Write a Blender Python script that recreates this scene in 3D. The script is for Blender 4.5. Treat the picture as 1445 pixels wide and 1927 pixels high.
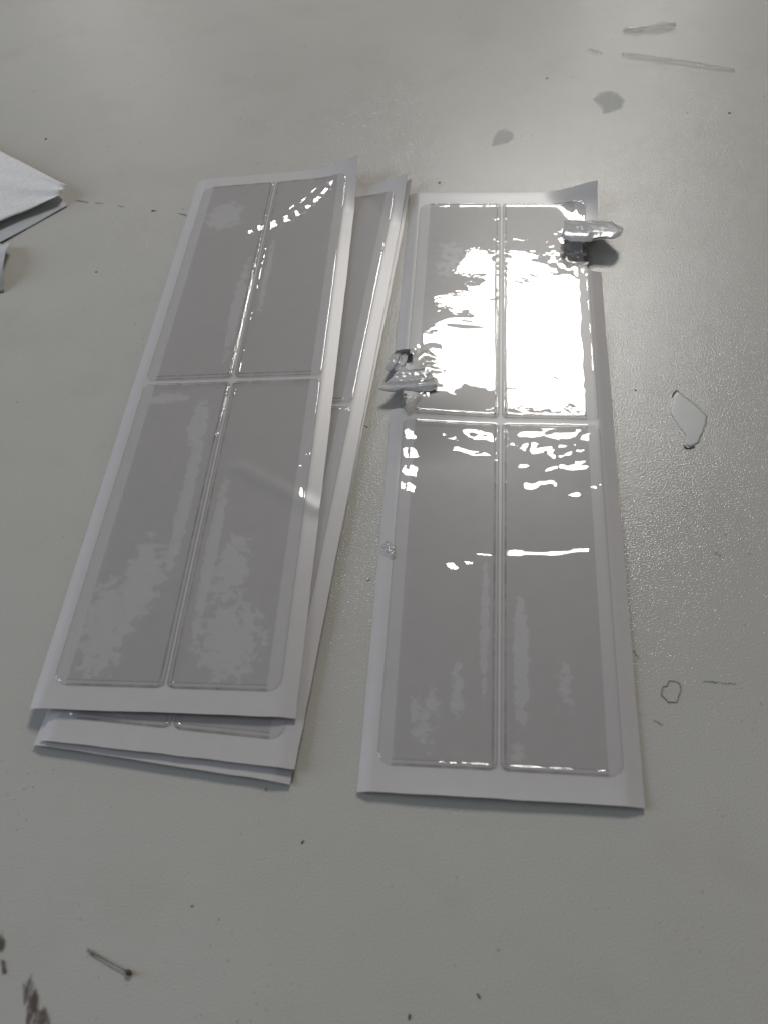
import bpy, bmesh, math, random
import numpy as np
from mathutils import Matrix, Vector

for o in list(bpy.data.objects):
    bpy.data.objects.remove(o)
SC = bpy.context.scene
COL = SC.collection
rng = random.Random(7)

# ------------------------------------------------------------------ camera
F_PX, CAM_H = 1639.35, 0.3172
PITCH, ROLL = 0.945537, -0.116057
CX, CY, PW, PH = 722.5, 963.5, 1445.0, 1927.0
FW = np.array([0, math.cos(PITCH), -math.sin(PITCH)])
_r = np.array([1.0, 0, 0]); _u = np.cross(_r, FW)
RT = math.cos(ROLL) * _r + math.sin(ROLL) * _u
UP = -math.sin(ROLL) * _r + math.cos(ROLL) * _u
cam = bpy.data.cameras.new('camera'); camo = bpy.data.objects.new('camera', cam); COL.objects.link(camo)
camo.matrix_world = Matrix(((RT[0], UP[0], -FW[0], 0), (RT[1], UP[1], -FW[1], 0),
                            (RT[2], UP[2], -FW[2], CAM_H), (0, 0, 0, 1)))
cam.sensor_width = 36.0
cam.lens = F_PX / PH * 36.0
cam.clip_start = 0.01; cam.clip_end = 50
cam.dof.use_dof = True
cam.dof.focus_distance = 0.44
cam.dof.aperture_fstop = 12.0
SC.camera = camo

# ------------------------------------------------------------------ light
w = bpy.data.worlds.new('World'); SC.world = w; w.use_nodes = True
bg = w.node_tree.nodes['Background']
bg.inputs[0].default_value = (0.97, 0.985, 1.0, 1); bg.inputs[1].default_value = 0.105

def area(name, pos, target, sx, sy, energy, color, roll=0.0):
    l = bpy.data.lights.new(name, 'AREA'); l.shape = 'RECTANGLE'
    l.size = sx; l.size_y = sy; l.energy = energy; l.color = color
    o = bpy.data.objects.new(name, l); COL.objects.link(o)
    d = Vector(target) - Vector(pos)
    o.rotation_euler = (d.to_track_quat('-Z', 'Y').to_matrix() @ Matrix.Rotation(roll, 3, 'Z')).to_euler()
    o.location = pos
    return o
# daylight through the window behind the table
area('window_light', (0.47, 1.73, 1.37), (0.088, 0.326, 0), 0.46, 0.40, 15.8, (1.0, 0.975, 0.93))
# two small far windows whose low light skims the far end of the tabletop
area('far_window_light', (1.02, 2.92, 0.93), (0.22, 0.70, 0), 0.22, 0.22, 1.7, (1.0, 0.98, 0.93))
area('far_window_light', (-0.75, 3.20, 1.02), (-0.17, 0.74, 0), 0.26, 0.22, 0.8, (1.0, 0.98, 0.93))
# cool fill lamp added on the left to blue and lift the margins
area('cool_fill_light', (-2.2, 0.5, 0.9), (0, 0.3, 0), 1.0, 1.4, 24.0, (0.66, 0.80, 1.0))

vs = SC.view_settings
vs.view_transform = 'Standard'; vs.look = 'None'; vs.exposure = 0.07; vs.gamma = 1.0
SC.render.engine = 'CYCLES'
SC.cycles.transparent_max_bounces = 16

# ------------------------------------------------------------------ helpers
def at(px, py, z=0.0):
    """point of the table (height z, metres) seen at a pixel of the 1445x1927 photograph"""
    d = FW + (px - CX) / F_PX * RT - (py - CY) / F_PX * UP
    t = (z - CAM_H) / d[2]
    return np.array([0, 0, CAM_H]) + t * d

def smooth(a, b, x):
    t = np.clip((x - a) / (b - a), 0, 1)
    return t * t * (3 - 2 * t)

def noise2(x, y, seed=0):
    """smooth lattice noise, -1..1"""
    x = np.asarray(x, float); y = np.asarray(y, float)
    r = np.random.RandomState(seed).uniform(-1, 1, (64, 64))
    xi = np.floor(x).astype(int); yi = np.floor(y).astype(int)
    fx = x - xi; fy = y - yi
    fx = fx * fx * fx * (fx * (fx * 6 - 15) + 10); fy = fy * fy * fy * (fy * (fy * 6 - 15) + 10)
    g = lambda a, b: r[a % 64, b % 64]
    return (g(xi, yi) * (1 - fx) * (1 - fy) + g(xi + 1, yi) * fx * (1 - fy)
            + g(xi, yi + 1) * (1 - fx) * fy + g(xi + 1, yi + 1) * fx * fy)

def mesh_obj(name, verts, faces, mat, parent=None, uv=None, smooth_sh=True, attr=None):
    me = bpy.data.meshes.new(name)
    me.from_pydata([tuple(v) for v in verts], [], faces)
    if uv is not None:
        ul = me.uv_layers.new(name='UVMap')
        idx = np.empty(len(me.loops), dtype=np.int32); me.loops.foreach_get('vertex_index', idx)
        ul.data.foreach_set('uv', np.asarray(uv, dtype=np.float32)[idx].ravel())
    if attr is not None:
        for k, a in attr.items():
            at_ = me.attributes.new(k, 'FLOAT', 'POINT'); at_.data.foreach_set('value', np.asarray(a, dtype=np.float32))
    me.polygons.foreach_set('use_smooth', [smooth_sh] * len(me.polygons))
    me.materials.append(mat); me.update()
    o = bpy.data.objects.new(name, me); COL.objects.link(o)
    if parent is not None:
        o.parent = parent
    return o

def grid_faces(nx, ny, keep=None):
    f = []
    for j in range(ny - 1):
        for i in range(nx - 1):
            if keep is None or keep[j, i]:
                a = j * nx + i
                f.append((a, a + 1, a + nx + 1, a + nx))
    return f

def tag(o, label, cat, group=None):
    o['label'] = label; o['category'] = cat
    if group: o['group'] = group
    return o

def thing(name, label, cat, loc, group=None):
    o = bpy.data.objects.new(name, None); COL.objects.link(o); o.location = tuple(loc)
    o.empty_display_size = 0.01
    return tag(o, label, cat, group)

class NT:
    def __init__(s, name):
        s.m = bpy.data.materials.new(name); s.m.use_nodes = True
        s.t = s.m.node_tree; s.t.nodes.clear()
        s.out = s.n('ShaderNodeOutputMaterial')
    def n(s, kind, ins=None, **kw):
        nd = s.t.nodes.new(kind)
        for k, v in kw.items(): setattr(nd, k, v)
        for k, v in (ins or {}).items():
            if isinstance(v, tuple) and hasattr(v[0], 'outputs'):
                s.t.links.new(v[0].outputs[v[1]], nd.inputs[k])
            else:
                nd.inputs[k].default_value = v
        return nd
    def ramp(s, src, stops):
        nd = s.n('ShaderNodeValToRGB'); s.t.links.new(src[0].outputs[src[1]], nd.inputs[0])
        cr = nd.color_ramp
        while len(cr.elements) < len(stops): cr.elements.new(0.5)
        for e, (p, c) in zip(cr.elements, stops):
            e.position = p; e.color = c if len(c) == 4 else (*c, 1)
        return nd
    def done(s, src):
        s.t.links.new(src[0].outputs[src[1]], s.out.inputs[0]); return s.m

def g3(v): return (v, v, v, 1)

# ------------------------------------------------------------------ materials
def mat_table():
    N = NT('grey_white_laminate')
    co = N.n('ShaderNodeTexCoord')
    mottle = N.n('ShaderNodeTexNoise', {'Vector': (co, 'Object'), 'Scale': 9.0, 'Detail': 5.0, 'Roughness': 0.6})
    base = N.ramp((mottle, 0), [(0.3, (0.497, 0.474, 0.428)), (0.7, (0.531, 0.508, 0.460))])
    # sparse fine dirt
    sp = N.n('ShaderNodeTexVoronoi', {'Vector': (co, 'Object'), 'Scale': 130.0, 'Randomness': 1.0})
    spz = N.n('ShaderNodeTexNoise', {'Vector': (co, 'Object'), 'Scale': 24.0, 'Detail': 3.0})
    thr = N.n('ShaderNodeMapRange', {'Value': (spz, 0), 'From Min': 0.42, 'From Max': 0.75, 'To Min': 0.03, 'To Max': 0.13})
    lt = N.n('ShaderNodeMath', {0: (sp, 'Distance'), 1: (thr, 0)}, operation='LESS_THAN')
    rnd = N.n('ShaderNodeSeparateColor', {0: (sp, 'Color')})
    amt = N.n('ShaderNodeMath', {0: (rnd, 0), 1: (lt, 0)}, operation='MULTIPLY')
    amt2 = N.n('ShaderNodeMath', {0: (amt, 0), 1: 0.55}, operation='MULTIPLY')
    c1 = N.n('ShaderNodeMix', {0: (amt2, 0), 6: (base, 0), 7: (0.14, 0.12, 0.10, 1)}, data_type='RGBA')
    sp2 = N.n('ShaderNodeTexVoronoi', {'Vector': (co, 'Object'), 'Scale': 330.0, 'Randomness': 1.0})
    spz2 = N.n('ShaderNodeTexNoise', {'Vector': (co, 'Object'), 'Scale': 14.0, 'Detail': 4.0})
    thr2 = N.n('ShaderNodeMapRange', {'Value': (spz2, 0), 'From Min': 0.42, 'From Max': 0.7, 'To Min': 0.0, 'To Max': 0.2})
    lt2 = N.n('ShaderNodeMath', {0: (sp2, 'Distance'), 1: (thr2, 0)}, operation='LESS_THAN')
    rnd2 = N.n('ShaderNodeSeparateColor', {0: (sp2, 'Color')})
    am3 = N.n('ShaderNodeMath', {0: (rnd2, 1), 1: (lt2, 0)}, operation='MULTIPLY')
    am4 = N.n('ShaderNodeMath', {0: (am3, 0), 1: 0.5}, operation='MULTIPLY')
    c1 = N.n('ShaderNodeMix', {0: (am4, 0), 6: (c1, 2), 7: (0.20, 0.16, 0.12, 1)}, data_type='RGBA')
    # faint yellowish grime blotches
    gr = N.n('ShaderNodeTexNoise', {'Vector': (co, 'Object'), 'Scale': 22.0, 'Detail': 6.0, 'Roughness': 0.65})
    grm = N.n('ShaderNodeMapRange', {'Value': (gr, 0), 'From Min': 0.52, 'From Max': 0.8, 'To Min': 0.0, 'To Max': 0.4})
    c2 = N.n('ShaderNodeMix', {0: (grm, 0), 6: (c1, 2), 7: (0.42, 0.39, 0.34, 1)}, data_type='RGBA')
    b1 = N.n('ShaderNodeTexNoise', {'Vector': (co, 'Object'), 'Scale': 1350.0, 'Detail': 1.5, 'Roughness': 0.5})
    b2 = N.n('ShaderNodeTexNoise', {'Vector': (co, 'Object'), 'Scale': 60.0, 'Detail': 2.0})
    bm1 = N.n('ShaderNodeBump', {'Height': (b1, 0), 'Strength': 1.0, 'Distance': 0.00017})
    bm2 = N.n('ShaderNodeBump', {'Height': (b2, 0), 'Strength': 0.3, 'Distance': 0.0002, 'Normal': (bm1, 0)})
    rr = N.n('ShaderNodeMapRange', {'Value': (mottle, 0), 'From Min': 0.3, 'From Max': 0.7, 'To Min': 0.165, 'To Max': 0.185})
    p = N.n('ShaderNodeBsdfPrincipled', {'Base Color': (c2, 2), 'Roughness': (rr, 0), 'Normal': (bm2, 0), 'Specular IOR Level': 0.36})
    return N.done((p, 0))

def mat_liner():
    N = NT('white_release_paper')
    uv = N.n('ShaderNodeUVMap')
    n1 = N.n('ShaderNodeTexNoise', {'Vector': (uv, 0), 'Scale': 14.0, 'Detail': 4.0})
    base = N.ramp((n1, 0), [(0.3, (0.540, 0.508, 0.492)), (0.7, (0.562, 0.530, 0.513))])
    n2 = N.n('ShaderNodeTexNoise', {'Vector': (uv, 0), 'Scale': 60.0, 'Detail': 3.0})
    bm = N.n('ShaderNodeBump', {'Height': (n2, 0), 'Strength': 0.15, 'Distance': 0.0001})
    p = N.n('ShaderNodeBsdfPrincipled', {'Base Color': (base, 0), 'Roughness': 0.34, 'Normal': (bm, 0), 'Specular IOR Level': 0.45})
    return N.done((p, 0))

def mat_film(name, tint, rough=0.02, bump=0.00006, scale=45.0, detail=4.0):
    """thin clear film: Fresnel gloss over see-through plastic"""
    N = NT(name)
    uv = N.n('ShaderNodeUVMap')
    n1 = N.n('ShaderNodeTexNoise', {'Vector': (uv, 0), 'Scale': scale, 'Detail': detail, 'Roughness': 0.5})
    bm = N.n('ShaderNodeBump', {'Height': (n1, 0), 'Strength': 1.0, 'Distance': bump})
    ge = N.n('ShaderNodeNewGeometry')          # a thin film reflects alike from both faces
    ior = N.n('ShaderNodeMapRange', {'Value': (ge, 'Backfacing'), 'To Min': 1.5, 'To Max': 1 / 1.5})
    fr = N.n('ShaderNodeFresnel', {'IOR': (ior, 0), 'Normal': (bm, 0)})
    ea = N.n('ShaderNodeAttribute', attribute_name='bead_shade')
    dk = N.n('ShaderNodeMix', {0: (ea, 'Fac'), 6: tint, 7: (0.55, 0.545, 0.53, 1)}, data_type='RGBA')  # seam lines tinted darker, refraction at the rim put into the colour
    tr = N.n('ShaderNodeBsdfTransparent', {'Color': (dk, 2)})
    gl = N.n('ShaderNodeBsdfGlossy', {'Color': g3(1.0), 'Roughness': rough, 'Normal': (bm, 0)})
    mx = N.n('ShaderNodeMixShader', {0: (fr, 0), 1: (tr, 0), 2: (gl, 0)})
    return N.done((mx, 0))

def mat_glue():
    """clear glue layer; pale islands are spots where it has not wetted the film"""
    N = NT('clear_glue')
    uv = N.n('ShaderNodeUVMap')
    at_ = N.n('ShaderNodeAttribute', attribute_name='dry')
    n1 = N.n('ShaderNodeTexNoise', {'Vector': (uv, 0), 'Scale': 24.0, 'Detail': 6.0, 'Roughness': 0.66})
    sm = N.n('ShaderNodeMath', {0: (n1, 0), 1: (at_, 'Fac')}, operation='ADD')
    mk = N.n('ShaderNodeMapRange', {'Value': (sm, 0), 'From Min': 0.842, 'From Max': 0.865, 'To Min': 0.0, 'To Max': 1.0})
    tint = N.n('ShaderNodeMix', {0: (mk, 0), 6: (0.908, 0.905, 0.900, 1), 7: (0.985, 0.987, 0.992, 1)}, data_type='RGBA')
    tr = N.n('ShaderNodeBsdfTransparent', {'Color': (tint, 2)})
    return N.done((tr, 0))

def mat_plain(name, col, rough=0.6, spec=0.4, nscale=0, var=0.25, bump=0.0):
    N = NT(name)
    co = N.n('ShaderNodeTexCoord')
    n1 = N.n('ShaderNodeTexNoise', {'Vector': (co, 'Object'), 'Scale': nscale or 300.0, 'Detail': 4.0})
    lo = tuple(c * (1 - var) for c in col); hi = tuple(min(1, c * (1 + var)) for c in col)
    base = N.ramp((n1, 0), [(0.3, lo), (0.7, hi)])
    ins = {'Base Color': (base, 0), 'Roughness': rough, 'Specular IOR Level': spec}
    if bump:
        bm = N.n('ShaderNodeBump', {'Height': (n1, 0), 'Strength': 1.0, 'Distance': bump}); ins['Normal'] = (bm, 0)
    p = N.n('ShaderNodeBsdfPrincipled', ins)
    return N.done((p, 0))

def mat_stain(name, col, scale, lo, hi, opacity=1.0):
    """dry stain with broken, ragged coverage (edge fades by the 'edge' attribute)"""
    N = NT(name)
    co = N.n('ShaderNodeTexCoord')
    a = N.n('ShaderNodeAttribute', attribute_name='edge')
    mp = N.n('ShaderNodeMapping', {'Vector': (co, 'Object'), 'Scale': (1.0, 0.45, 1.0)})
    n1 = N.n('ShaderNodeTexNoise', {'Vector': (mp, 0), 'Scale': scale, 'Detail': 6.0, 'Roughness': 0.65})
    ml = N.n('ShaderNodeMath', {0: (n1, 0), 1: (a, 'Fac')}, operation='MULTIPLY')
    mk = N.n('ShaderNodeMapRange', {'Value': (ml, 0), 'From Min': lo, 'From Max': hi, 'To Min': 0.0, 'To Max': opacity})
    d = N.n('ShaderNodeBsdfPrincipled', {'Base Color': col, 'Roughness': 0.6})
    tr = N.n('ShaderNodeBsdfTransparent')
    mx = N.n('ShaderNodeMixShader', {0: (mk, 0), 1: (tr, 0), 2: (d, 0)})
    return N.done((mx, 0))

M_TABLE = mat_table()
M_LINER = mat_liner()
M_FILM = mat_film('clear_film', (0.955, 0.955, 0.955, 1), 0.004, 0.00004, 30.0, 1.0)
M_FILM_CR = mat_film('crumpled_clear_film', (0.86, 0.86, 0.84, 1), 0.06, 0.0003, 60.0)
M_GLUE = mat_glue()
def mat_paper(name, col, trans, rough=0.16):
    N = NT(name)
    co = N.n('ShaderNodeTexCoord')
    n1 = N.n('ShaderNodeTexNoise', {'Vector': (co, 'Object'), 'Scale': 600.0, 'Detail': 4.0})
    base = N.ramp((n1, 0), [(0.3, tuple(c * 0.9 for c in col)), (0.7, tuple(c * 1.06 for c in col))])
    bm = N.n('ShaderNodeBump', {'Height': (n1, 0), 'Strength': 0.3, 'Distance': 0.00008})
    p = N.n('ShaderNodeBsdfPrincipled', {'Base Color': (base, 0), 'Roughness': rough, 'Specular IOR Level': 0.6, 'Normal': (bm, 0)})
    t = N.n('ShaderNodeBsdfTranslucent', {'Color': (base, 0), 'Normal': (bm, 0)})
    mx = N.n('ShaderNodeMixShader', {0: trans, 1: (p, 0), 2: (t, 0)})
    return N.done((mx, 0))
M_PAPER = mat_paper('torn_paper', (0.70, 0.68, 0.665), 0.28)
M_PAPER_IN = mat_paper('torn_paper_underside', (0.40, 0.395, 0.39), 0.2)  # darker grey underside of the flaps
M_BROWN = mat_plain('brown_dirt', (0.10, 0.07, 0.05), 0.8, 0.2)
M_DARK = mat_plain('dark_dirt', (0.13, 0.12, 0.105), 0.8, 0.2)

# ------------------------------------------------------------------ tabletop
TX0, TX1, TY0, TY1 = -1.1, 1.1, -0.35, 1.5
bm = bmesh.new()
bmesh.ops.create_cube(bm, size=1.0)
for v in bm.verts:
    v.co = ((TX0 if v.co.x < 0 else TX1), (TY0 if v.co.y < 0 else TY1), (-0.03 if v.co.z < 0 else 0.0))
bmesh.ops.bevel(bm, geom=[e for e in bm.edges], offset=0.003, segments=3, affect='EDGES')
me = bpy.data.meshes.new('tabletop'); bm.to_mesh(me); bm.free(); me.materials.append(M_TABLE)
table = bpy.data.objects.new('tabletop', me); COL.objects.link(table)
table['kind'] = 'structure'

# ------------------------------------------------------------------ sheets
W, H = 105.0, 359.0           # mm

class Sheet:
    """white liner carrying four clear glue pads; all local lengths in mm"""
    def __init__(s, corners, zfun, seed):
        s.c = [np.array(c) * 1000.0 for c in corners]      # BL BR TL TR
        s.zf = zfun; s.seed = seed
        s.root = None
    def base(s, x, y):
        u = np.asarray(x) / W; v = np.asarray(y) / H
        a, b, c, d = s.c
        P = [((1 - u) * (1 - v) * a[k] + u * (1 - v) * b[k] + (1 - u) * v * c[k] + u * v * d[k]) for k in range(3)]
        return np.stack([P[0], P[1], P[2] + s.zf(np.asarray(x, float), np.asarray(y, float))], -1)
    def pos(s, x, y, h):
        e = 0.4
        P = s.base(x, y)
        du = s.base(x + e, y) - s.base(x - e, y); dv = s.base(x, y + e) - s.base(x, y - e)
        n = np.cross(du, dv); n /= np.linalg.norm(n, axis=-1, keepdims=True)
        return (P + n * np.asarray(h)[..., None]) / 1000.0
    def local(s, P):
        return P - np.array(s.root.location)

def spread(a, b, fine, step, band):
    """coordinates a..b, spaced `fine` within `band` of the ends and `step` between"""
    n = int(round(band / fine))
    m = max(2, int(round((b - a - 2 * band) / step)))
    return np.concatenate([a + np.arange(n) * fine, np.linspace(a + band, b - band, m + 1), b - np.arange(n)[::-1] * fine])

def liner(s, tears, name='liner'):
    xs = np.linspace(0, W, 71); ys = np.linspace(0, H, 241)
    X, Y = np.meshgrid(xs, ys)
    rx = np.where((X <= 0) | (X >= W), noise2(Y * 0.12, Y * 0 + 3, s.seed) * 0.10, 0)
    ry = np.where((Y <= 0) | (Y >= H), noise2(X * 0.1, X * 0 + 9, s.seed) * 0.15, 0)
    Xj = X + rx; Yj = Y + ry
    top = s.local(s.pos(Xj, Yj, np.zeros_like(X)))
    bot = s.local(s.pos(Xj, Yj, np.full_like(X, -0.14)))
    keep = np.ones((len(ys) - 1, len(xs) - 1), bool)
    xc = (X[:-1, :-1] + X[1:, 1:]) / 2; yc = (Y[:-1, :-1] + Y[1:, 1:]) / 2
    for t in tears:
        keep &= ~t(xc, yc)
    nx, ny = len(xs), len(ys); n = nx * ny
    f = grid_faces(nx, ny, keep)
    fb = [(a + n, d + n, c + n, b + n) for a, b, c, d in f]
    edges = {}
    for q in f:
        for k in range(4):
            e = (q[k], q[(k + 1) % 4])
            if (e[1], e[0]) in edges: del edges[(e[1], e[0])]
            else: edges[e] = 1
    fs = [(b + 2 * n, a + 2 * n, a + 3 * n, b + 3 * n) for a, b in edges]
    V = np.concatenate([top.reshape(-1, 3), bot.reshape(-1, 3)]); V = np.concatenate([V, V])
    uv = np.stack([X.ravel() / 100 + s.seed, Y.ravel() / 100], -1); uv = np.concatenate([uv, uv, uv, uv])
    o = mesh_obj(name, V, f + fb + fs, M_LINER, s.root, uv)
    return o

T_GLUE = 0.75
def pad_profile(x, y, x0, x1, y0, y1, outer, film_z, tab=5.6):
    """film height over the liner: glue block with a beaded rim, thin tab on the outer side"""
    di = (x1 - x) if outer == 'L' else (x - x0)            # distance to the middle ridge
    do = (x - x0) if outer == 'L' else (x1 - x)
    dy = np.minimum(y - y0, y1 - y)
    bead_shade = lambda d, c, w_: np.exp(-((d - c) / w_) ** 2)
    dmid = (y1 - y) if y1 < 200 else (y - y0)              # to the cross seam
    dend = (y - y0) if y1 < 200 else (y1 - y)              # to the sheet's end
    out = np.minimum(smooth(0.0, 1.2, dend), smooth(0.0, 0.45, do))
    seam = np.minimum(smooth(0.0, 2.4, dmid), smooth(0.0, 1.6, di))
    h = 0.12 + T_GLUE * out * (0.62 + 0.38 * seam) * (0.58 + 0.42 * np.clip((do - 0.6) / (tab - 0.2), 0, 1))
    onglue = smooth(tab - 0.5, tab + 0.5, do)
    jx = 1 + 0.45 * noise2(x / 2.3, y / 30, 11) + 0.3 * noise2(x / 0.9, y / 20, 12)      # uneven along the seams
    jy = 1 + 0.40 * noise2(x / 30, y / 2.6, 13) + 0.3 * noise2(x / 20, y / 0.9, 14)
    h = h + onglue * jx * (0.26 * bead_shade(dend, 1.4, 0.7) + 0.08 * bead_shade(dend, 2.9, 0.4) + 0.17 * bead_shade(dmid, 1.9, 0.6))
    h = h + jy * (0.17 * bead_shade(di, 0.8, 0.35) + 0.15 * bead_shade(di, 1.9, 0.4)) * smooth(0, 2, dy)
    h = h + 0.02 * jy * bead_shade(do, 1.2, 0.35) * smooth(0, 2, dend)
    jx = np.clip(jx, 0.2, 1.5); jy = np.clip(jy, 0.2, 1.5)
    dark = onglue * (bead_shade(dend, 0.35, 0.40) * 0.8 * jx + bead_shade(dend, 2.1, 0.30) * 0.45 * jx + bead_shade(dmid, 0.3, 0.40) * 0.6 * jx + bead_shade(dmid, 2.0, 0.40) * 0.75 * jx) \
        + (bead_shade(di, 0.0, 0.40) * 0.75 + bead_shade(di, 1.65, 0.38) * 0.7 * jy) * smooth(0, 1.5, dy) + 0.25 * bead_shade(do, 0.2, 0.35)
    pad_profile.dark = np.clip(dark, 0, 1)  # strength of the painted refraction lines along seams and rims
    h = h + film_z(x, y) * smooth(0, 3, np.minimum(dy, np.minimum(di, do + 1.5)))
    return h

def pads(s, film_z, dry, cut=None, step=1.0):
    for (x0, x1, outer) in ((6.6, 51.9, 'L'), (53.1, 98.4, 'R')):
        for (y0, y1, lvl) in ((10.2, 178.2, 'low'), (181.0, 349.4, 'high')):
            xs = spread(x0, x1, 0.3, step, 4.2); ys = spread(y0, y1, 0.3, step, 4.2)
            X, Y = np.meshgrid(xs, ys)
            # round the corners: pull vertices outside the arcs back on to them
            Xr, Yr = X.copy(), Y.copy()
            for cxs in (0, 1):
                for cys in (0, 1):
                    out_side = (cxs == 0) == (outer == 'L')
                    r = 6.0 if out_side else 3.2
                    if out_side and ((lvl == 'low') == (cys == 1)): r = 3.5
                    ccx = x0 + r if cxs == 0 else x1 - r; ccy = y0 + r if cys == 0 else y1 - r
                    m = ((X < ccx) if cxs == 0 else (X > ccx)) & ((Y < ccy) if cys == 0 else (Y > ccy))
                    dx, dy = X - ccx, Y - ccy
                    # square corner -> quarter disc, concentric
                    mx_ = np.maximum(np.abs(dx), np.abs(dy)); L = np.hypot(dx, dy) + 1e-9
                    k = mx_ / L
                    Xr = np.where(m, ccx + dx * k, Xr); Yr = np.where(m, ccy + dy * k, Yr)
            # heights follow the square parameter so the rim hugs the rounded outline
            Hh = pad_profile(X, Y, x0, x1, y0, y1, outer, film_z)
            P = s.local(s.pos(Xr, Yr, Hh))
            nx, ny = len(xs), len(ys)
            bead_shade_attr = np.concatenate([pad_profile.dark.ravel(), np.full(2 * (nx + ny) - 4, 0.2)])
            keep = np.ones((ny - 1, nx - 1), bool)
            if cut is not None:
                xc = (X[:-1, :-1] + X[1:, 1:]) / 2; yc = (Y[:-1, :-1] + Y[1:, 1:]) / 2
                keep = ~cut(xc, yc)
            f = grid_faces(nx, ny, keep)
            # skirt down to the liner
            ring = [i for i in range(nx)] + [j * nx + nx - 1 for j in range(1, ny)] + \
                   [(ny - 1) * nx + i for i in range(nx - 2, -1, -1)] + [j * nx for j in range(ny - 2, 0, -1)]
            low = s.local(s.pos(Xr.ravel()[ring], Yr.ravel()[ring], np.full(len(ring), 0.02)))
            n = nx * ny
            V = np.concatenate([P.reshape(-1, 3), low]); m_ = len(ring)
            if cut is None:
                f += [(ring[(k + 1) % m_], ring[k], n + k, n + (k + 1) % m_) for k in range(m_)]
            UVx = np.concatenate([Xr.ravel(), Xr.ravel()[ring]]) / 100 + s.seed
            UVy = np.concatenate([Yr.ravel(), Yr.ravel()[ring]]) / 100
            pad = mesh_obj('clear_pad', V, f, M_FILM, s.root, np.stack([UVx, UVy], -1), attr={'bead_shade': bead_shade_attr})
            # glue block under the film
            tab = 5.8
            gx0, gx1 = (x0 + tab, x1 - 1.9) if outer == 'L' else (x0 + 1.9, x1 - tab)
            gx = np.linspace(gx0, gx1, 24); gy = np.linspace(y0 + 2.0, y1 - 2.0, 90)
            GX, GY = np.meshgrid(gx, gy)
            G = s.local(s.pos(GX, GY, 0.10 + 0.5 * np.clip(pad_profile(GX, GY, x0, x1, y0, y1, outer, film_z) - 0.12, 0, 3)))
            keep = np.ones((89, 23), bool)
            if cut is not None:
                xc = (GX[:-1, :-1] + GX[1:, 1:]) / 2; yc = (GY[:-1, :-1] + GY[1:, 1:]) / 2
                keep = ~cut(xc, yc)
            D = np.zeros_like(GX)
            for (bx, by, brx, bry, amp) in dry:
                D = np.maximum(D, amp * np.exp(-((np.abs(GX - bx) / brx) ** 2 + (np.abs(GY - by) / bry) ** 2) ** 1.3))
            mesh_obj('glue_layer', G.reshape(-1, 3), grid_faces(24, 90, keep), M_GLUE, pad,
                     np.stack([GX.ravel() / 100 + s.seed, GY.ravel() / 100], -1), attr={'dry': D.ravel()})

def make_sheet(px, z, zfun, seed, label, film_z, dry, tears=(), cut=None, group=None):
    cs = [at(x, y, zz) for (x, y), zz in zip(px, z)]
    s = Sheet(cs, zfun, seed)
    s.root = thing('glue_pad_sheet', label, 'sticker sheet', (cs[0] + cs[1]) / 2, group)
    liner(s, tears); pads(s, film_z, dry, cut)
    return s

G_STACK = 'sheets of clear glue pads on the table'
def curl(x, y, x0, y0, hgt, k=1.0):
    """lifted top right corner"""
    t = np.clip((x - x0) / (W - x0), 0, 2) * 0.55 + np.clip((y - y0) / (H - y0), 0, 2) * 0.45
    t = np.clip((t - 0.45) / 0.55, 0, 1.2) * smooth(x0 - 15, x0 + 5, x) * smooth(y0 - 20, y0 + 5, y)
    return hgt * t ** 1.8

def bow(x, hgt, m=6.5):
    """pads stand a little proud, the bare margins slope down to the table on both sides"""
    return hgt * np.minimum(1.5 * np.clip(x / m, 0, 1) - 0.5 * smooth(m, W - m, x), np.clip((W - x) / m, 0, 1))
# --- right, torn sheet
def zR(x, y):
    z = 0.45 + 0.25 * noise2(x / 38 + 2, y / 45, 1)
    z = z + 0.9 * np.exp(-y / 9.0) * (0.8 + 0.3 * noise2(x / 40, x * 0, 5))
    z = z + bow(x, 1.3)
    z = z + 4.0 * smooth(60, 6, x) * smooth(150, 200, y) * smooth(292, 200, y)
    z = z + curl(x, y, 72, 318, 9.5)
    z = z + 1.0 * smooth(H - 14, H, y)
    return z
def wr(x, y, ax, ay, bx, by, hgt, wd):
    """a crease from a to b"""
    dx, dy = bx - ax, by - ay; L = math.hypot(dx, dy)
    t = ((x - ax) * dx + (y - ay) * dy) / L; d = (-(x - ax) * dy + (y - ay) * dx) / L
    return hgt * np.exp(-(d / wd) ** 2) * smooth(-3, 3, t) * smooth(L + 3, L - 3, t)
def facet(x, y, cx, cy, rx, ry, sx, sy, ang=0.0):
    """small tilted crease face of slope (sx, sy)"""
    c, s_ = math.cos(ang), math.sin(ang)
    dx, dy = x - cx, y - cy
    a = (dx * c + dy * s_) / rx; b = (-dx * s_ + dy * c) / ry
    return (sx * dx + sy * dy) * smooth(1.22, 0.85, np.hypot(a, b) + 0.16 * noise2(x / 1.6, y / 1.6, 77))
def crease(x, y, zf, cx, cy, rx, ry, sx, sy, ang=0.0):
    """crease face that ends up with slope (sx, sy) in spite of the bend of the sheet under it"""
    p, q = np.array([cx]), np.array([cy])
    gx = float((zf(p + 1, q) - zf(p - 1, q))[0]) / 2; gy = float((zf(p, q + 1) - zf(p, q - 1))[0]) / 2
    return facet(x, y, cx, cy, rx, ry, sx - gx, sy - gy, ang)
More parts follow.
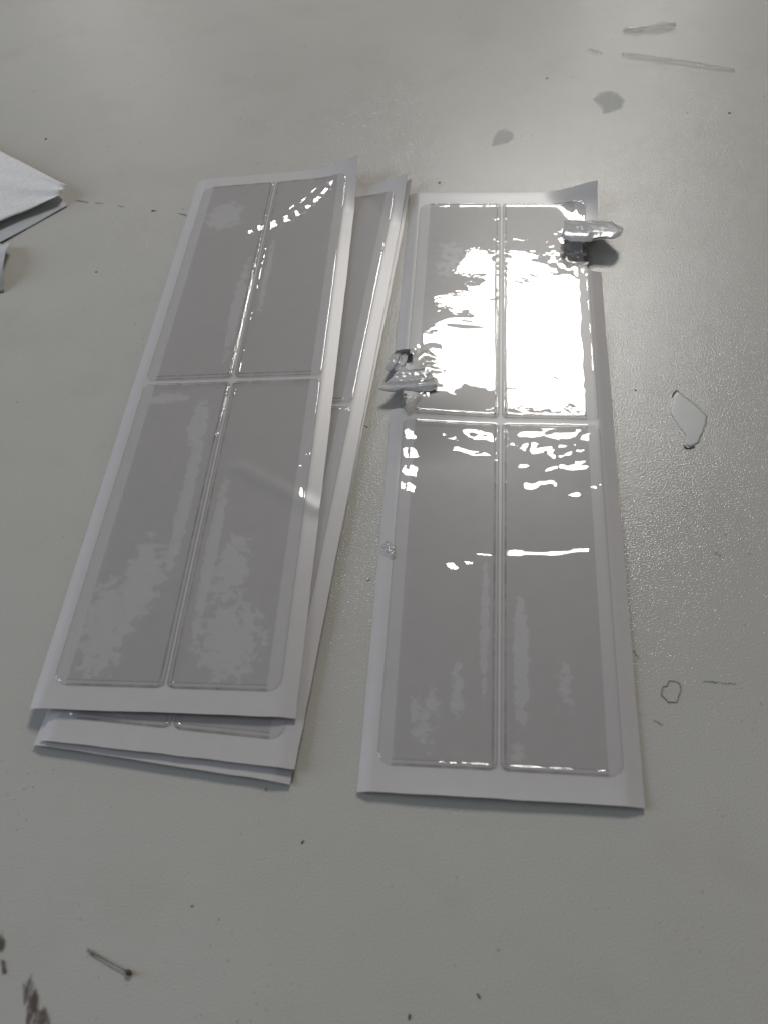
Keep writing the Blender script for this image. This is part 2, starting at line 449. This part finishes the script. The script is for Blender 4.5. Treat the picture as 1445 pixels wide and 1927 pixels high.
def filmR(x, y):
    f = (0.10 + 0.12 * smooth(56, 44, x) * smooth(180, 200, y)) * noise2(x / 13, y / 17, 21) + 0.035 * noise2(x / 5, y / 6, 22)
    low = smooth(182, 150, y)
    # crumpled top of the lower right pad
    c = smooth(58, 66, x) * smooth(128, 140, y) * smooth(176, 166, y)
    f = f + c * (0.3 * noise2((x + 0.8 * y) / 14, (y - 0.6 * x) / 8, 31) + 0.09 * noise2(x / 3.2, y / 4.5, 32))
    f = f + wr(x, y, 80, 105.2, 92, 105.5, 0.36, 2.0)
    f = f + wr(x, y, 60, 126, 70, 126.6, 0.10, 1.0)
    b1 = np.exp(-((x - 11) / 5) ** 2 - ((y - 152) / 20) ** 2); b2 = np.exp(-((x - 42) / 9) ** 2 - ((y - 168) / 12) ** 2)
    f = f + b2 * 0.12 * noise2(x / 5, y / 4, 36)
    f = f + facet(x, y, 42, 170, 8, 4.5, -0.05, -0.066) + facet(x, y, 30, 168, 5, 3, -0.07, -0.066) + facet(x, y, 36, 160, 7, 2.0, -0.06, -0.08)
    f = f + 0.06 * noise2(x / 3, y / 4, 33) * smooth(20, 12, x) * smooth(130, 140, y) * smooth(178, 170, y)
    for cx_, cy_, rx_, ry_ in ((10.2, 168.5, 3.8, 5.0), (11.0, 158.5, 4.6, 5.4), (11.6, 148, 4.4, 5.4), (11.0, 138.5, 4.8, 4.4)):
        f = f + crease(x, y, zR, cx_, cy_, rx_, ry_, -0.112, -0.082)
    for cx_, cy_, rx_, ry_, an_ in ((66, 171, 6, 3, 0), (80, 170, 7, 3.2, 0.1), (93, 170, 4, 3, 0), (70, 161, 6, 2.2, 0.5), (84, 160, 8, 2.0, 0.45),
                                    (64, 152, 3, 2, 0.3), (76, 151, 6, 1.7, 0.6), (91, 152, 4, 2, 0.4), (95, 142, 2.5, 3, 0), (73, 143, 4, 1.5, 0.5), (85, 145, 3, 1.6, 0.7)):
        f = f + crease(x, y, zR, cx_, cy_, rx_, ry_, 0.018, -0.078, an_)
    f = f + 0.35 * np.exp(-((x - 34) / 14) ** 2 - ((y - 246) / 5) ** 2) * noise2(x / 7, y / 5, 38)
    f = f + facet(x, y, 33, 97, 4, 3, -0.064, -0.152) + facet(x, y, 38, 99, 4, 2, -0.05, -0.15) + facet(x, y, 46, 103, 5, 1.6, -0.04, -0.15)
    f = f + facet(x, y, 60, 104.6, 8, 2.6, 0.01, -0.144) + facet(x, y, 75, 105, 9, 2.4, 0.012, -0.144)
    # crumples beside the tears
    g1 = np.exp(-((x - 12) / 9) ** 2 - ((y - 205) / 18) ** 2)
    g2 = np.exp(-((x - 92) / 9) ** 2 - ((y - 306) / 15) ** 2)
    f = f + (g1 + g2) * (0.9 * noise2(x / 4, y / 5, 41) + 0.5 * noise2(x / 2, y / 2.2, 42))
    return f
tear_right = lambda x, y: (x > 97.5 + 1.5 * noise2(y / 3, y * 0, 51)) & (y > 290 + 1.5 * noise2(x / 4, x * 0, 52)) & (y < 331 + 1.5 * noise2(x / 4, x * 0 + 5, 53))
tear_left = lambda x, y: (x < 7.5 + 2.0 * noise2(y / 4, y * 0, 54)) & (y > 183.5) & (y < 226 + 1.5 * noise2(x / 3, x * 0, 55))
hole_right = lambda x, y: ((x - 97) / 9) ** 2 + ((y - 311) / 9) ** 2 < 1 + 0.4 * noise2(x / 3, y / 3, 56)
hole_left = lambda x, y: ((x - 8) / 6.5) ** 2 + ((y - 204) / 15) ** 2 < 1 + 0.5 * noise2(x / 3, y / 3, 57)
cutR = lambda x, y: hole_right(x, y) | hole_left(x, y)
dryR = [(46.5, 70, 2.2, 42, 0.58), (61, 55, 4.0, 38, 0.56), (24, 30, 9, 18, 0.42), (36, 40, 4, 20, 0.45), (60, 18, 4, 6, 0.46), (78, 45, 5, 18, 0.40), (25, 300, 12, 30, 0.40)]
right = make_sheet([(672, 1492), (1212, 1523), (771, 371), (1119, 370)], [0.0004] * 4, zR, 1,
                   'sheet of clear glue pads torn at both edges, lying alone on the right', filmR, dryR,
                   (tear_right, tear_left), cutR, G_STACK)

# --- stack on the left, bottom to top
def flat_film(seed, extra=None):
    def f(x, y):
        v = 0.07 * noise2(x / 14, y / 18, seed) + 0.02 * noise2(x / 5, y / 6, seed + 1)
        return v + extra(x, y) if extra else v
    return f
def zB(x, y):
    return 0.25 + 0.8 * np.exp(-y / 10.0) + 0.2 * noise2(x / 40, y / 60, 61) + bow(x, 1.0) + curl(x, y, 76, 322, 6.0)
def zM(x, y):
    return 0.25 + 0.5 * np.exp(-y / 10.0) + 0.2 * noise2(x / 40, y / 60, 62) + bow(x, 1.0) + curl(x, y, 72, 318, 7.0)
def zT(x, y):
    z = 0.3 + 0.25 * noise2(x / 42, y / 60, 63) + curl(x, y, 70, 315, 9.0)
    z = z + bow(x, 1.25)
    z = z + wr(x, y, 62, 124, 106, 97, 0.5, 3.5)
    return z
def filmT(x, y):
    c = smooth(46, 52, x) * smooth(300, 308, y) * smooth(349, 344, y) * smooth(97, 92, x)
    v = c * (0.10 * noise2((x * 1.2 + 0.6 * y) / 16, (y - 0.55 * x) / 6, 71) + 0.05 * noise2(x / 3, y / 3, 72))
    # a serrated crease running up to the lifted corner, and loose wrinkles above it
    for cx_, cy_, rx_, ry_, an_ in ((50.3, 302.5, 3.4, 3.0, 0.8), (57.3, 306, 4.6, 2.7, 0.75), (64.2, 310, 4.4, 2.5, 0.8), (70.5, 314.5, 4.4, 2.2, 0.9),
                                    (76, 320, 4.6, 1.9, 0.95), (81, 327, 5.2, 1.7, 1.0), (85.5, 335, 5.6, 1.6, 1.05), (89, 342, 3.5, 1.2, 1.1),
                                    (73, 328, 4.5, 1.2, 1.0), (78, 336, 4.5, 1.1, 1.0), (66, 321, 3.2, 1.2, 0.9),
                                    (44, 300, 2.6, 1.6, 0.7), (60, 333, 2.6, 0.9, 0.9), (66, 341, 2.6, 0.9, 1.0)):
        t_ = (cx_ - 50) / 38
        v = v + crease(x, y, zT, cx_, cy_, rx_ * 1.12, ry_ * 1.35, -0.29 + 0.06 * t_, 0.085 + 0.025 * t_, an_)
    v = v + 0.25 * np.exp(-((x - 95) / 3) ** 2) * smooth(90, 100, y) * smooth(150, 135, y) * noise2(x / 2.5, y / 4, 73)
    v = v + wr(x, y, 60, 160, 90, 132, 0.10, 1.2)
    return v
dryT = [(43, 105, 4, 60, 0.60), (22, 38, 16, 34, 0.50), (32, 60, 12, 30, 0.50), (20, 168, 16, 5, 0.52), (40, 150, 6, 20, 0.55),
        (60, 75, 3.5, 58, 0.58), (75, 32, 18, 26, 0.50), (70, 66, 12, 26, 0.47), (46, 235, 4, 50, 0.55), (59, 260, 2.5, 50, 0.5), (25, 318, 16, 18, 0.52)]
dryM = [(30, 30, 12, 30, 0.45), (70, 80, 12, 40, 0.45)]
make_sheet([(66, 1404), (547, 1478), (462, 385), (775, 354)], [0.0004] * 4, zB, 2,
           'lowest sheet of the left stack, showing only a thin white edge at the front', flat_film(81), dryM, group=G_STACK)
make_sheet([(77, 1395), (555, 1450), (458, 378), (768, 347)], [0.0024] * 4, zM, 3,
           'middle sheet of the left stack, its right half showing beside the top sheet', flat_film(83), dryM, group=G_STACK)
make_sheet([(57, 1335), (557, 1353), (374, 342), (676, 318)], [0.0046] * 4, zT, 4,
           'top sheet of the left stack, its upper right corner curled up', flat_film(85, filmT), dryT, group=G_STACK)

# ------------------------------------------------------------------ torn flaps of the right sheet
def flap(name, sheet, prof, xr, mat, seed, n=(28, 22), crumple=0.5, pleat=0.0, thick=0.05, parent=None, trim=0.0):
    """arched scrap: prof = [(y, z)] from root to lip, xr(t) -> (xa, xb) along the profile (local mm)"""
    t = np.linspace(0, 1, n[1]); pt = np.linspace(0, 1, len(prof))
    ys = np.interp(t, pt, [p[0] for p in prof]); zs = np.interp(t, pt, [p[1] for p in prof])
    ys = np.convolve(np.pad(ys, 2, 'edge'), np.ones(5) / 5, 'valid'); zs = np.convolve(np.pad(zs, 2, 'edge'), np.ones(5) / 5, 'valid')
    V = []; UV = []
    for j in range(n[1]):
        xa, xb = xr(t[j])
        for i in range(n[0]):
            k = i / (n[0] - 1)
            te = t[j] * (1 - trim * k ** 4 - 0.5 * trim * (1 - k) ** 6)
            yy = np.interp(te, t, ys); zz = np.interp(te, t, zs)
            x = xa + (xb - xa) * k
            wob = crumple * (1.1 * (0.5 - 2 * abs(noise2(k * 4 + t[j], t[j] * 3 - k, seed))) + 0.55 * (0.5 - 2 * abs(noise2(k * 9 - t[j] * 2, t[j] * 5, seed + 1)))) * min(1, t[j] * 3)
            plt_ = pleat * t[j] * math.sin(t[j] * 2.0 + k * 3.0 + 26 * t[j])
            edge = noise2(k * 7, t[j] * 0 + 3, seed + 2) * 1.2 * (1 if t[j] > 0.93 else 0)
            V.append((x + 0.6 * noise2(t[j] * 6, k * 0 + (0 if k < .5 else 9), seed + 4), yy + edge + 0.4 * wob, zz + wob + plt_))
            UV.append((k, t[j]))
    V = np.array(V)
    # local sheet frame -> world (sheet lies nearly flat: x,y through the liner, z added)
    b = sheet.base(V[:, 0], np.clip(V[:, 1], 0, H)) ; b[:, 2] = 1.0 + V[:, 2]
    P = b / 1000.0 - np.array(sheet.root.location)
    o = mesh_obj(name, P, [q[::-1] for q in grid_faces(n[0], n[1])], mat, parent or sheet.root, np.array(UV))
    so = o.modifiers.new('thickness', 'SOLIDIFY'); so.thickness = thick / 1000.0; so.offset = -1
    so.material_offset = 1; so.material_offset_rim = 0
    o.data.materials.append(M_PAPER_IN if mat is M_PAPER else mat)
    return o
flap('torn_flap', right, [(334, 0.5), (331, 3.5), (326, 6.8), (319, 9.0), (313, 9.8), (308, 9.6), (304.5, 8.6)],
     lambda t: (87 - 2 * t, 100 + 19 * min(1, t * 1.4) - 4 * t), M_PAPER, 101, n=(36, 30), crumple=0.4, trim=0.22)
flap('torn_flap', right, [(219, 0.5), (215, 3.2), (209, 5.2), (203, 6.0), (198, 5.9), (194.5, 5.3)],
     lambda t: (9 - 15 * t, 13 + 10 * t), M_PAPER, 111, n=(36, 60), crumple=0.15, pleat=0.3, trim=0.10)
flap('torn_flap', right, [(227, 0.2), (223, 2.4), (218, 4.2), (213, 4.4), (210, 3.6)],
     lambda t: (-0.5 - 4.5 * t, 8 - 2.5 * t), M_PAPER, 121, n=(20, 20), crumple=0.35, trim=0.15)
# crumpled film bunched at the tears
def bunch(x0, x1, y0, y1, z, seed, amp):
    xs = np.linspace(x0, x1, 34); ys = np.linspace(y0, y1, 34); X, Y = np.meshgrid(xs, ys)
    e = np.minimum(np.minimum(X - x0, x1 - X) / (x1 - x0), np.minimum(Y - y0, y1 - Y) / (y1 - y0))
    Z = 0.3 + z * smooth(0, 0.35, e) + amp * (noise2(X / 3.2, Y / 3.2, seed) + 0.6 * noise2(X / 1.5, Y / 1.5, seed + 1)) * smooth(0, 0.25, e)
    Xj = X + 1.2 * noise2(X / 3, Y / 3, seed + 2); Yj = Y + 1.2 * noise2(X / 3, Y / 3, seed + 3)
    m = e + 0.10 * noise2(X / 2, Y / 2, seed + 4)
    keep = (m[:-1, :-1] > 0.05)
    b = right.base(Xj, Yj); b[..., 2] += np.maximum(Z, 0.15)
    P = (b / 1000.0 - np.array(right.root.location)).reshape(-1, 3)
    mesh_obj('crumpled_film', P, grid_faces(34, 34, keep), M_FILM_CR, right.root, np.stack([X.ravel() / 30, Y.ravel() / 30], -1))
bunch(84, 101, 290, 322, 3.5, 131, 0.8)
bunch(7, 20, 206, 224, 1.4, 141, 0.6)
bunch(5.5, 14, 180, 192, 0.8, 151, 0.4)

# ------------------------------------------------------------------ plastic chip on the left margin of the right sheet
def polygon_slab(name, pts, z0, th, mat, parent=None, dome=0.0, jitter=0.0, world=True):
    """thin slab of a ragged outline; pts are photograph pixels of points on the table"""
    P = [at(x, y, z0) for x, y in pts]
    # subdivide outline for a ragged edge
    Q = []
    for i in range(len(P)):
        a, b = P[i], P[(i + 1) % len(P)]
        for k in range(4):
            t = k / 4
            q = a + (b - a) * t
            if k: q = q + np.array([rng.uniform(-1, 1), rng.uniform(-1, 1), 0]) * jitter
            Q.append(q)
    c = sum(Q) / len(Q); n = len(Q)
    V = []; F = []
    rings = [(1.0, 0.0), (1.0, th), (0.9, th + dome * 0.5), (0.5, th + dome * 0.9)]
    for k, hh in rings:
        V += [c + (q - c) * k + np.array([0, 0, hh]) for q in Q]
    V.append(c + np.array([0, 0, th + dome]))
    for r in range(len(rings) - 1):
        for i in range(n):
            j = (i + 1) % n
            F.append((r * n + i, r * n + j, (r + 1) * n + j, (r + 1) * n + i))
    r = len(rings) - 1
    for i in range(n): F.append((r * n + i, r * n + (i + 1) % n, len(V) - 1))
    V = np.array(V)
    if parent is None:
        o = mesh_obj(name, V - c, F, mat, None, V[:, :2] * 30); o.location = tuple(c)
    else:
        o = mesh_obj(name, V - np.array(parent.location), F, mat, parent, V[:, :2] * 30)
    return o
M_CHIP = mat_film('clear_chip', (0.88, 0.88, 0.87, 1), 0.08, 0.0002, 80)
tag(polygon_slab('plastic_chip', [(716, 1030), (728, 1018), (744, 1030), (745, 1050), (738, 1054), (722, 1042)], 0.0019, 0.0006, M_CHIP, dome=0.0006, jitter=0.0002),
    'small clear plastic chip stuck on the left margin of the torn sheet', 'plastic scrap')

# ------------------------------------------------------------------ wrapper scrap cut by the left edge of the frame
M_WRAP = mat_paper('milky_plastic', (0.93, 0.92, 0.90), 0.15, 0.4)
M_WRAP_IN = mat_plain('grey_plastic', (0.50, 0.51, 0.515), 0.5, 0.3, 40, 0.08)  # plain grey plastic of the strip and the scrap
wr_root = thing('plastic_wrapper', 'milky white torn plastic piece with a clear strip at the left edge', 'plastic scrap', at(20, 400))
def patch(name, A, B, C, D, mat, parent, bulge, seed, n=24, amp=0.4, thick=0.15):
    """quad patch A(bl) B(br) C(tl) D(tr), world points, with a bulge and crumples (mm)"""
    V = []; UV = []
    for j in range(n):
        for i in range(n):
            u, v = i / (n - 1), j / (n - 1)
            P = (1 - u) * (1 - v) * A + u * (1 - v) * B + (1 - u) * v * C + u * v * D
            P = P + np.array([0, 0, bulge(u, v) + amp * (noise2(u * 4, v * 4, seed) + 0.4 * noise2(u * 9, v * 9, seed + 1))]) / 1000
            P[2] = max(P[2], 0.0003)
            V.append(P); UV.append((u, v))
    o = mesh_obj(name, np.array(V) - np.array(parent.location), grid_faces(n, n), mat, parent, np.array(UV))
    so = o.modifiers.new('thickness', 'SOLIDIFY'); so.thickness = thick / 1000; so.offset = -1
    return o
patch('milky_flap', at(-170, 500, 0.002), at(112, 368, 0.006), at(-170, 215, 0.003), at(126, 349, 0.007), M_WRAP, wr_root,
      lambda u, v: 5.5 * math.sin(math.pi * min(1, u * 1.05)) ** 1.0 * (0.35 + 0.65 * v), 161, amp=0.9)
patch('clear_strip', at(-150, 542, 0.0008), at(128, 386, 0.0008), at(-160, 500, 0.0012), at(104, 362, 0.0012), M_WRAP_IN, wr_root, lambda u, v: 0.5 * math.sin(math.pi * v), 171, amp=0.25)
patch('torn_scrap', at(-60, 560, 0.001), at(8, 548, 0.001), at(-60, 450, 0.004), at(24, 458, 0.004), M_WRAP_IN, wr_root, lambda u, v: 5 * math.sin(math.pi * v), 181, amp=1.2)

# ------------------------------------------------------------------ marks and bits on the table
def crumb(px, py, r, mat, label, stretch=1.0, ang=0.0):
    r *= 0.62
    b = bmesh.new(); bmesh.ops.create_icosphere(b, subdivisions=2, radius=1.0)
    for v in b.verts:
        k = 1 + 0.35 * float(noise2(v.co.x * 1.7 + px, v.co.y * 1.7 + v.co.z, int(px) % 97))
        v.co = (v.co.x * r * stretch * k, v.co.y * r * k, max(-0.35, v.co.z) * r * 0.6 * k)
    m = bpy.data.meshes.new('dirt_crumb'); b.to_mesh(m); b.free(); m.materials.append(mat)
    for p in m.polygons: p.use_smooth = True
    o = bpy.data.objects.new('dirt_crumb', m); COL.objects.link(o)
    q = at(px, py); o.location = (q[0], q[1], r * 0.2); o.rotation_euler = (0, 0, ang)
    return tag(o, label, 'crumb', 'dirt crumbs on the table')
crumb(362, 1705, 0.00055, M_DARK, 'black crumb on the table right of the dry stem', 1.3, -0.6)
crumb(826, 344, 0.0010, M_DARK, 'black crumb just above the top edge of the torn sheet', 1.2, 0.9)
crumb(288, 397, 0.0009, M_DARK, 'dark crumb beside the upper left of the stack', 1.4)
crumb(900, 1875, 0.00055, M_BROWN, 'brown elongated crumb near the bottom edge, right of centre', 2.4, -1.1)
crumb(770, 1914, 0.0006, M_BROWN, 'dark crumb cut close by the bottom edge at the centre', 2.4, 1.4)
crumb(570, 1585, 0.0006, M_BROWN, 'brown crumb below the gap between the stack and the torn sheet', 2.0, 1.2)
crumb(1195, 735, 0.0007, M_BROWN, 'brown crumb between the torn sheet and the pale flake', 1.3, 0.6)
crumb(1371, 213, 0.0011, M_DARK, 'dark crumb at the upper right, right of the grey blotches', 1.3)
crumb(1028, 148, 0.0011, M_DARK, 'dark crumb at the top, left of the upper grey blotch', 1.2)
crumb(87, 262, 0.0011, M_DARK, 'faint dark crumb above the milky plastic piece', 1.2)
crumb(182, 512, 0.0008, M_DARK, 'tiny dark crumb on the bare table below the milky plastic', 1.2)

def ribbon(name, pts, width, mat, parent, z=0.0002, taper=True, hgt=0.00012):
    """thin raised line along photograph pixels on the table"""
    P = [at(x, y, z) for x, y in pts]
    V = []; F = []
    for i, p in enumerate(P):
        a = P[max(0, i - 1)]; b = P[min(len(P) - 1, i + 1)]
        d = (b - a); d /= np.linalg.norm(d) + 1e-12; nrm = np.array([-d[1], d[0], 0])
        k = width * (1 if not taper else (0.35 + 0.65 * math.sin(math.pi * (i + 0.5) / len(P)))) * rng.uniform(0.7, 1.2)
        V += [p - nrm * k, p + np.array([0, 0, hgt]), p + nrm * k]
        if i:
            o = 3 * (i - 1); F += [(o, o + 1, o + 4, o + 3), (o + 1, o + 2, o + 5, o + 4)]
    return mesh_obj(name, np.array(V), F, mat, parent)
M_SCR = mat_plain('scratch_dirt', (0.16, 0.15, 0.135), 0.8, 0.2)
M_SCR2 = mat_plain('faint_scratch', (0.29, 0.28, 0.25), 0.8, 0.2)
for a, b, wd, m in (((142, 377), (167, 380), .0003, M_SCR), ((180, 381), (195, 383), .00022, M_SCR2), ((222, 387), (235, 389), .0002, M_SCR2),
                    ((286, 395), (296, 397), .0004, M_SCR), ((336, 401), (354, 406), .0003, M_SCR), ((100, 372), (112, 374), .0003, M_SCR),
                    ((1322, 1282), (1352, 1284), .00018, M_SCR2), ((1356, 1285), (1384, 1286), .00014, M_SCR2), ((1230, 1355), (1246, 1365), .00018, M_SCR2),
                    ((684, 800), (694, 804), .0002, M_SCR), ((1192, 1224), (1201, 1240), .0002, M_SCR2), ((690, 1095), (697, 1088), .0002, M_SCR2)):
    n = 5
    ribbon('scratch', [(a[0] + (b[0] - a[0]) * k / n + rng.uniform(-1, 1), a[1] + (b[1] - a[1]) * k / n + rng.uniform(-.8, .8)) for k in range(n + 1)], wd, m, table)
# brown ring
ring = [(430, 330), (500, 342), (535, 360), (545, 410), (540, 450), (522, 490), (515, 530), (500, 555), (455, 550), (420, 555), (395, 525), (360, 495), (345, 480), (352, 430), (365, 392), (405, 388), (415, 360), (430, 330)]
ribbon('brown_ring_stain', [(1180 + x * .1834, 1220 + y * .1834) for x, y in ring], 0.0002, mat_plain('ring_dirt', (0.22, 0.165, 0.11), 0.8, 0.2), table, taper=False)

def blot(name, pts, mat, z=0.00015, rings=(1.0, 0.93, 0.82, 0.5)):
    P = [at(x, y, z) for x, y in pts]
    Q = []
    for i in range(len(P)):
        a, b = P[i], P[(i + 1) % len(P)]
        Q += [a + (b - a) * k / 3 for k in range(3)]
    c = sum(Q) / len(Q); n = len(Q); V = []; E = []; F = []
    for ri, k in enumerate(rings):
        V += [c + (q - c) * k + np.array([0, 0, 0.00005 * ri]) for q in Q]; E += [(0.0, 0.35, 0.75, 1.0)[ri]] * n
    V.append(c + np.array([0, 0, 0.0002])); E.append(1.0)
    for r in range(len(rings) - 1):
        for i in range(n):
            j = (i + 1) % n; F.append((r * n + i, r * n + j, (r + 1) * n + j, (r + 1) * n + i))
    for i in range(n): F.append(((len(rings) - 1) * n + i, (len(rings) - 1) * n + (i + 1) % n, len(V) - 1))
    return mesh_obj(name, np.array(V), F, mat, table, attr={'edge': E})
M_ST = mat_stain('dry_brown_stain', (0.10, 0.065, 0.045, 1), 420.0, 0.36, 0.56, 0.85)
blot('brown_stain', [(-30, 1735), (8, 1745), (18, 1785), (8, 1800), (-30, 1800)], M_ST)
blot('brown_stain', [(38, 1835), (62, 1822), (78, 1880), (70, 1960), (48, 1960)], M_ST)
blot('brown_stain', [(60, 1870), (85, 1880), (112, 1940), (100, 1990), (60, 1990)], M_ST)
blot('brown_stain', [(0, 1800), (12, 1805), (16, 1835), (4, 1838)], M_ST)
M_DULL = mat_stain('dull_patch', (0.37, 0.375, 0.36, 1), 150.0, 0.0, 0.42, 0.42)
blot('dull_patch', [(900 + x * .377, y * .377) for x, y in [(565, 495), (600, 460), (655, 450), (700, 465), (735, 500), (720, 540), (670, 560), (620, 575), (612, 545)]], M_DULL)
blot('dull_patch', [(900 + x * .377, y * .377) for x, y in [(60, 735), (70, 690), (95, 650), (130, 638), (175, 660), (178, 690), (150, 715), (110, 725)]], mat_stain('faint_dull_patch', (0.40, 0.40, 0.385, 1), 150.0, 0.0, 0.42, 0.3))

# pale flake with dirty ends
fl = thing('film_flake', 'smooth pale diamond shaped film flake with dirty ends, right of the torn sheet', 'flake', at(1293, 790))
M_FLAKE = mat_plain('pale_flake', (0.56, 0.545, 0.515), 0.3, 0.4, 120, 0.03)
polygon_slab('film', [(1273, 735), (1282, 742), (1306, 760), (1330, 784), (1324, 812), (1312, 836), (1298, 842), (1290, 838), (1290, 819), (1276, 800), (1262, 780), (1264, 760), (1267, 744)], 0.00008, 0.00006, M_FLAKE, fl, dome=0.00002, jitter=0.0004)
def dirt_on(parent, pts, wd):
    o = ribbon('dirt_rim', pts, wd, M_BROWN, None, z=0.0003)
    for v in o.data.vertices: v.co -= Vector(parent.location)
    o.parent = parent
dirt_on(fl, [(1263, 748), (1267, 740), (1272, 735), (1277, 736)], 0.0003)
dirt_on(fl, [(1286, 838), (1290, 843), (1297, 844), (1306, 840)], 0.0005)

# dry stem with a knob
st = thing('dry_stem', 'thin dry stem with a dark brown knob at one end, lower left', 'plant debris', at(205, 1810))
M_STEM = mat_plain('dry_stem', (0.20, 0.165, 0.14), 0.7, 0.3)
def tube(name, P, R, mat, parent, n=8):
    V = []; F = []
    P = [np.array(p) for p in P]
    for i, p in enumerate(P):
        d = P[min(len(P) - 1, i + 1)] - P[max(0, i - 1)]; d /= np.linalg.norm(d)
        s_ = np.cross(d, [0, 0, 1.0]); s_ /= np.linalg.norm(s_); t_ = np.cross(s_, d)
        for k in range(n):
            a = 2 * math.pi * k / n; V.append(p + R[i] * (math.cos(a) * s_ + math.sin(a) * t_))
        if i:
            for k in range(n):
                F.append(((i - 1) * n + k, (i - 1) * n + (k + 1) % n, i * n + (k + 1) % n, i * n + k))
    F.append(tuple(range(n))[::-1]); F.append(tuple(range((len(P) - 1) * n, len(P) * n)))
    return mesh_obj(name, np.array(V) - np.array(parent.location), F, mat, parent)
tube('stalk', [at(x, y, z) for x, y, z in ((165, 1785, .0004), (175, 1793, .0006), (192, 1802, .0007), (212, 1814, .0008), (228, 1822, .0008), (240, 1829, .0009))],
     [.0002, .00034, .00026, .00024, .00024, .0003], M_STEM, st)
tube('knob', [at(x, y, .0008) for x, y in ((236, 1826), (240, 1828.5), (245, 1831.5), (249, 1834))], [.0003, .00085, .0009, .0003], M_BROWN, st, 10)
tube('twiglet', [at(x, y, .0004) for x, y in ((172, 1794), (176, 1796), (180, 1796))], [.0002, .0003, .0002], M_BROWN, st, 6)

# glossy adhesive smears at the upper right
M_RES = mat_film('adhesive', (0.965, 0.962, 0.95, 1), 0.16, 0.0008, 60)
tag(polygon_slab('adhesive_smear', [(1173, 60), (1182, 54), (1200, 52), (1222, 47), (1250, 42), (1272, 45), (1270, 56), (1245, 61), (1215, 60), (1190, 65)], 0.0002, 0.0007, M_RES, dome=0.0008, jitter=0.0035),
    'lumpy glossy adhesive smear at the top right, nearest the top edge', 'adhesive smear', 'adhesive smears on the table')
tag(polygon_slab('adhesive_smear', [(1168, 105), (1172, 100), (1215, 104), (1255, 110), (1310, 119), (1380, 131), (1380, 136), (1310, 127), (1250, 119), (1200, 111)], 0.0002, 0.0005, M_RES, dome=0.0005, jitter=0.001),
    'long thin adhesive streak at the top right under the lumpy smear', 'adhesive smear', 'adhesive smears on the table')
tag(polygon_slab('adhesive_smear', [(1104, 95), (1110, 92), (1122, 96), (1134, 100), (1130, 103), (1112, 99)], 0.0002, 0.0004, M_RES, dome=0.0003, jitter=0.0008),
    'shortest adhesive smear, left of the long thin streak', 'adhesive smear', 'adhesive smears on the table')
